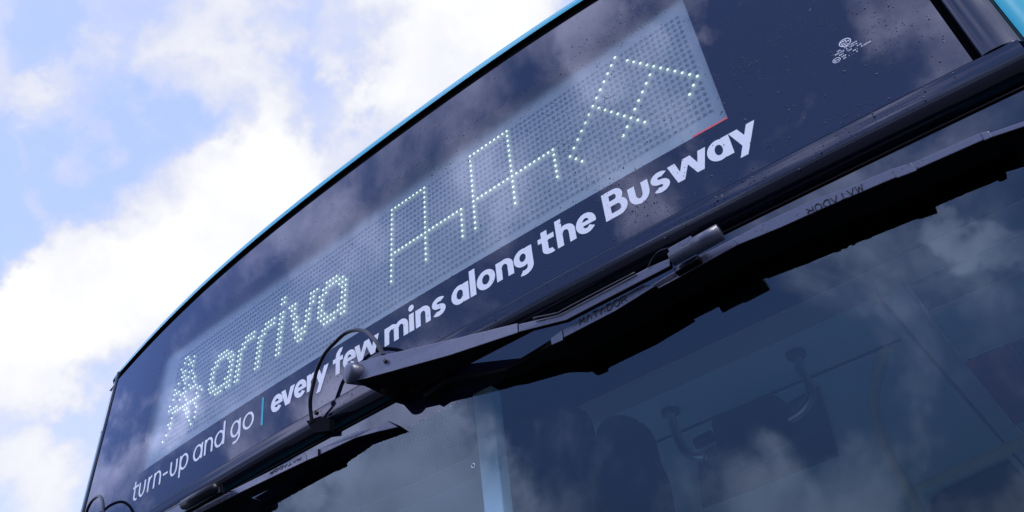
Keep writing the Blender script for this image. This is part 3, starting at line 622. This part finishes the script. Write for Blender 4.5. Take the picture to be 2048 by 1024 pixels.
w1 = body(['arm_head', 'arm_rod'], 'windscreen_wiper', m_wiper, bus)
w1['label'] = 'black wiper arm and long blade across the middle and right of the windscreen top'
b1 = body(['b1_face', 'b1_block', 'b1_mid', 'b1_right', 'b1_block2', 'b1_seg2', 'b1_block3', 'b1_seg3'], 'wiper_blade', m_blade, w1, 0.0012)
body(['b1_tail'], 'blade_tail_shaded', m_rubber, w1, 0.001)  # blade tail in near-black: the shade on its underside is put into the colour
blade_text('blade_marking', D_M1, w1); blade_text('blade_marking', D_M2, w1)
bm = bmesh.new(); a, b = [Vector(p) for p in line_pts('clamp_cyl')]
tube(bm, [a, a.lerp(b, 0.45), a.lerp(b, 0.455), b], [0.0105, 0.0105, 0.0125, 0.0125], 20)
link('clamp_cylinder', bm, m_wiper, w1, True)
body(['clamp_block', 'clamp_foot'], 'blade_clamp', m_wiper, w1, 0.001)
bm = bmesh.new(); tube(bm, catmull(line_pts('tube1'), 5), 0.0022, 8); tube(bm, catmull(line_pts('wire1'), 5), 0.0012, 6)
link('washer_pipe', bm, m_hose, w1, True)
bm = bmesh.new(); a, b = [Vector(p) for p in line_pts('cap1')]
a = Vector(G(D_LINES['cap1'][0])); n = Vector((-0.25, -0.95, -0.15)).normalized()
tube(bm, [a - n*0.03, a + n*0.004, a + n*0.0075, a + n*0.009], [0.0195, 0.0195, 0.017, 0.010], 28)
link('pivot_cap', bm, m_wiper, w1, True)
# pivot boss between arm head and windscreen frame
bm = bmesh.new(); p = Vector(G((0.055, 0.045, Z0 - 0.500))); tube(bm, [Vector(G((0.06, 0.036, Z0 - 0.515))), Vector(G((0.06, -0.01, Z0 - 0.515)))], [0.017, 0.023], 24)
link('pivot_boss', bm, m_rubber, w1, True)
bm = bmesh.new(); tube(bm, catmull(line_pts('hose1'), 8), 0.0040, 12); link('washer_hose', bm, m_hose, w1, True)
body(['clip1'], 'hose_clip', m_rubber, w1, 0.001)

# wiper arm hinge screw and hose clip screw
bm = bmesh.new(); a = Vector(G((0.1000, 0.0775, Z0 - 0.5005))); tube(bm, [a, a + Vector((0, -0.0035, 0))], [0.0045, 0.0035], 12); link('hinge_screw', bm, m_hose, w1)
bm = bmesh.new(); a = Vector(G((-0.158, 0.016, Z0 - 0.474))); tube(bm, [a, a + Vector((-0.002, -0.006, 0))], [0.005, 0.0045], 12); link('clip_screw', bm, m_hose, w1)
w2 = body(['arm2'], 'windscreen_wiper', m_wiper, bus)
w2['label'] = 'second black wiper with its blade end at the lower left of the windscreen'
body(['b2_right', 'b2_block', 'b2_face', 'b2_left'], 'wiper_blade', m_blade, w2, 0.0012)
blade_text('blade_marking', D_M3, w2, hh=0.0060)
bm = bmesh.new(); a, b = [Vector(p) for p in line_pts('clamp2_cyl')]
tube(bm, [a + (a-b)*0.4, a, b], [0.0105, 0.0115, 0.0115], 20)
link('clamp_cylinder', bm, m_hose, w2, True)
bm = bmesh.new(); tube(bm, catmull(line_pts('hose2'), 8), 0.0038, 12); link('washer_hose', bm, m_hose, w2, True)

# ------------------------------------------------------------------ interior
ZC = Z0 - 0.10
bm = bmesh.new(); box(bm, (xL + 0.04, 1.05, ZC), (0.705, 9.3, ZC + 0.05)); ceil = link('ceiling_panel', bm, m_ceil, bus)
bm = bmesh.new(); box(bm, (xL + 0.04, 1.0455, ZC - 0.003), (xR - 0.04, 1.0495, Z0 + 0.04)); link('ceiling_riser', bm, m_ceil, ceil)
bm = bmesh.new(); box(bm, (xL + 0.04, 1.305, ZC - 0.004), (0.70, 1.315, ZC - 0.0005)); link('panel_joint', bm, m_dark, ceil)
bm = bmesh.new(); box(bm, (xL + 0.04, 0.26, Z0 - 0.02), (xR - 0.04, 1.045, Z0 + 0.03)); link('cab_header', bm, m_rubber, bus)
# longitudinal beam and lit cove panels to its right
bm = bmesh.new()
box(bm, (0.712, 1.03, ZC - 0.035), (0.732, 9.3, ZC + 0.05)); box(bm, (0.738, 1.03, ZC - 0.025), (0.80, 9.3, ZC + 0.04))
bevel(bm, 0.004); link('ceiling_beam', bm, m_ceil, bus)
bm = bmesh.new()
for y0, y1 in ((1.15, 1.30), (1.315, 1.46), (2.02, 2.15), (2.17, 2.6)):
    bm = bmesh.new(); box(bm, (0.81, y0, ZC - 0.06), (xR - 0.04, y1, ZC - 0.04)); link('cove_panel', bm, m_ceil, bus)
bm = bmesh.new(); box(bm, (0.81, 1.48, ZC - 0.075), (0.93, 2.0, ZC - 0.055)); link('red_poster', bm, m_poster, bus)
bm = bmesh.new(); box(bm, (0.935, 1.48, ZC - 0.076), (xR - 0.04, 2.0, ZC - 0.055)); link('navy_poster', bm, m_navy, bus)
# hatch
bm = bmesh.new()
q = [(-0.08, 1.51), (0.42, 1.38), (0.27, 1.90), (-0.30, 1.93)]
A = [bm.verts.new((x, y, ZC - 0.012)) for x, y in q]; B = [bm.verts.new((x, y, ZC - 0.0005)) for x, y in q]
bm.faces.new(A[::-1])
for i in range(4): j = (i+1) % 4; bm.faces.new((A[i], A[j], B[j], B[i]))
link('roof_hatch', fix(bm), m_hatch, bus)
# periscope mirror on a bent tube bracket
def flat_solid(pts, th, name, mat, parent, bv=0.006):
    bm = bmesh.new(); a = [bm.verts.new(p) for p in pts]; b = [bm.verts.new((p[0], p[1] + th, p[2])) for p in pts]; n = len(pts)
    bm.faces.new(a); bm.faces.new(b[::-1])
    for i in range(n): j = (i+1) % n; bm.faces.new((a[i], b[i], b[j], a[j]))
    bevel(bm, bv); return link(name, bm, mat, parent)
mir = flat_solid(D_INT['mirror'], 0.07, 'interior_mirror', m_hatch, bus, 0.012)
for k in ('bracket', 'bracket2'):
    bm = bmesh.new(); tube(bm, catmull(D_INT[k], 6), 0.014, 14); link('mirror_bracket', bm, m_steel, mir, True)
for k in ('foot1', 'foot2'):
    bm = bmesh.new(); x, y, z = D_INT[k]; tube(bm, [(x, y, z - 0.014), (x, y, z - 0.001)], 0.028, 20); link('bracket_foot', bm, m_dark, mir)
bm = bmesh.new(); tube(bm, D_INT['roller'], 0.018, 16); link('mirror_pivot', bm, m_dark, mir, True)
bm = bmesh.new(); tube(bm, D_INT['rail'], 0.018, 16); link('hand_rail', bm, m_rail, bus, True)
bm = bmesh.new(); tube(bm, catmull(D_INT['hang'], 6), 0.016, 16)
x, y, z = D_INT['hang'][0]; tube(bm, [(x, y, z + 0.0), (x, y, z - 0.012)], 0.026, 18)
link('hand_rail', bm, m_rail, bus, True)
for k in ('vis1', 'vis2'):
    P = [Vector(p) for p in D_INT[k]]
    flat_solid([tuple(p) for p in catmull(P, 3)], 0.05, 'cab_sun_visor', m_navy, bus, 0.008)
o = flat_solid(D_INT['stan'], 0.03, 'pale_blue_stanchion', m_paleb, bus, 0.003)
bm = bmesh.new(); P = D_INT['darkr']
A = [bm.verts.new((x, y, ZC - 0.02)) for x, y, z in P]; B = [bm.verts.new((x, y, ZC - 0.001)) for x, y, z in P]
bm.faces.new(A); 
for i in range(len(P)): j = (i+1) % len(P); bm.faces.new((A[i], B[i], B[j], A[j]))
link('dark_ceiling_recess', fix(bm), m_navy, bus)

# ------------------------------------------------------------------ rain drops: real little domes
bm = bmesh.new()
def drop(x, z, off, r, sq):
    p = Vector((x, F(x) - off, z)); seg = 6
    ring_ = [bm.verts.new((p.x + r*math.cos(a), F(p.x + r*math.cos(a)) - off, p.z + r*sq*math.sin(a))) for a in [2*math.pi*k/seg for k in range(seg)]]
    r2 = [bm.verts.new((p.x + 0.6*r*math.cos(a), F(p.x) - off - r*0.42, p.z - 0.1*r + 0.6*r*sq*math.sin(a))) for a in [2*math.pi*k/seg for k in range(seg)]]
    for k in range(seg): bm.faces.new((ring_[k], ring_[(k+1) % seg], r2[(k+1) % seg], r2[k]))
    bm.faces.new(r2)
rnd = random.Random(3)
clus = [(rnd.uniform(-0.2, 1.1), rnd.uniform(-0.50, 0.1), rnd.uniform(0.02, 0.09)) for _ in range(70)]
cnt = 0
while cnt < 6200:
    if rnd.random() < 0.62:
        c = rnd.choice(clus); x = rnd.gauss(c[0], c[2]); z = rnd.gauss(c[1], c[2]*0.7)
    else:
        x = -1.1 + 2.2 * rnd.random() ** 0.6; z = rnd.uniform(-0.50, 0.17)
    if x < xl + 0.02 or x > xr + 0.045 or z < -0.488 or Z0 + z > glass_top(min(max(x, xl), xr)) - 0.004: continue
    if xr - 0.004 < x < xr + 0.02: continue
    if rnd.random() > (0.25 + 0.75 * min(1, max(0, (x + 0.3) / 0.9))): continue
    inwin = WX0 < x < WX1 and -0.3205 < z < 0.0485
    if inwin and rnd.random() < 0.6: continue
    off = 0.0
    if -0.452 < z < -0.446: continue
    if z <= -0.452: off = 0.0058 if z > -0.484 else 0.0030
    if x > xr + 0.02: off = 0.0055
    r = min(0.0019, 0.00050 + rnd.expovariate(1 / 0.00030)); drop(x, Z0 + z, off + 0.0001, r, rnd.uniform(0.9, 1.35)); cnt += 1
o = link('raindrops', bm, m_drop, None, True)
tagset(o, 'tiny dark raindrops clinging to the black glass and frame of the bus front', 'raindrops', kind='stuff')
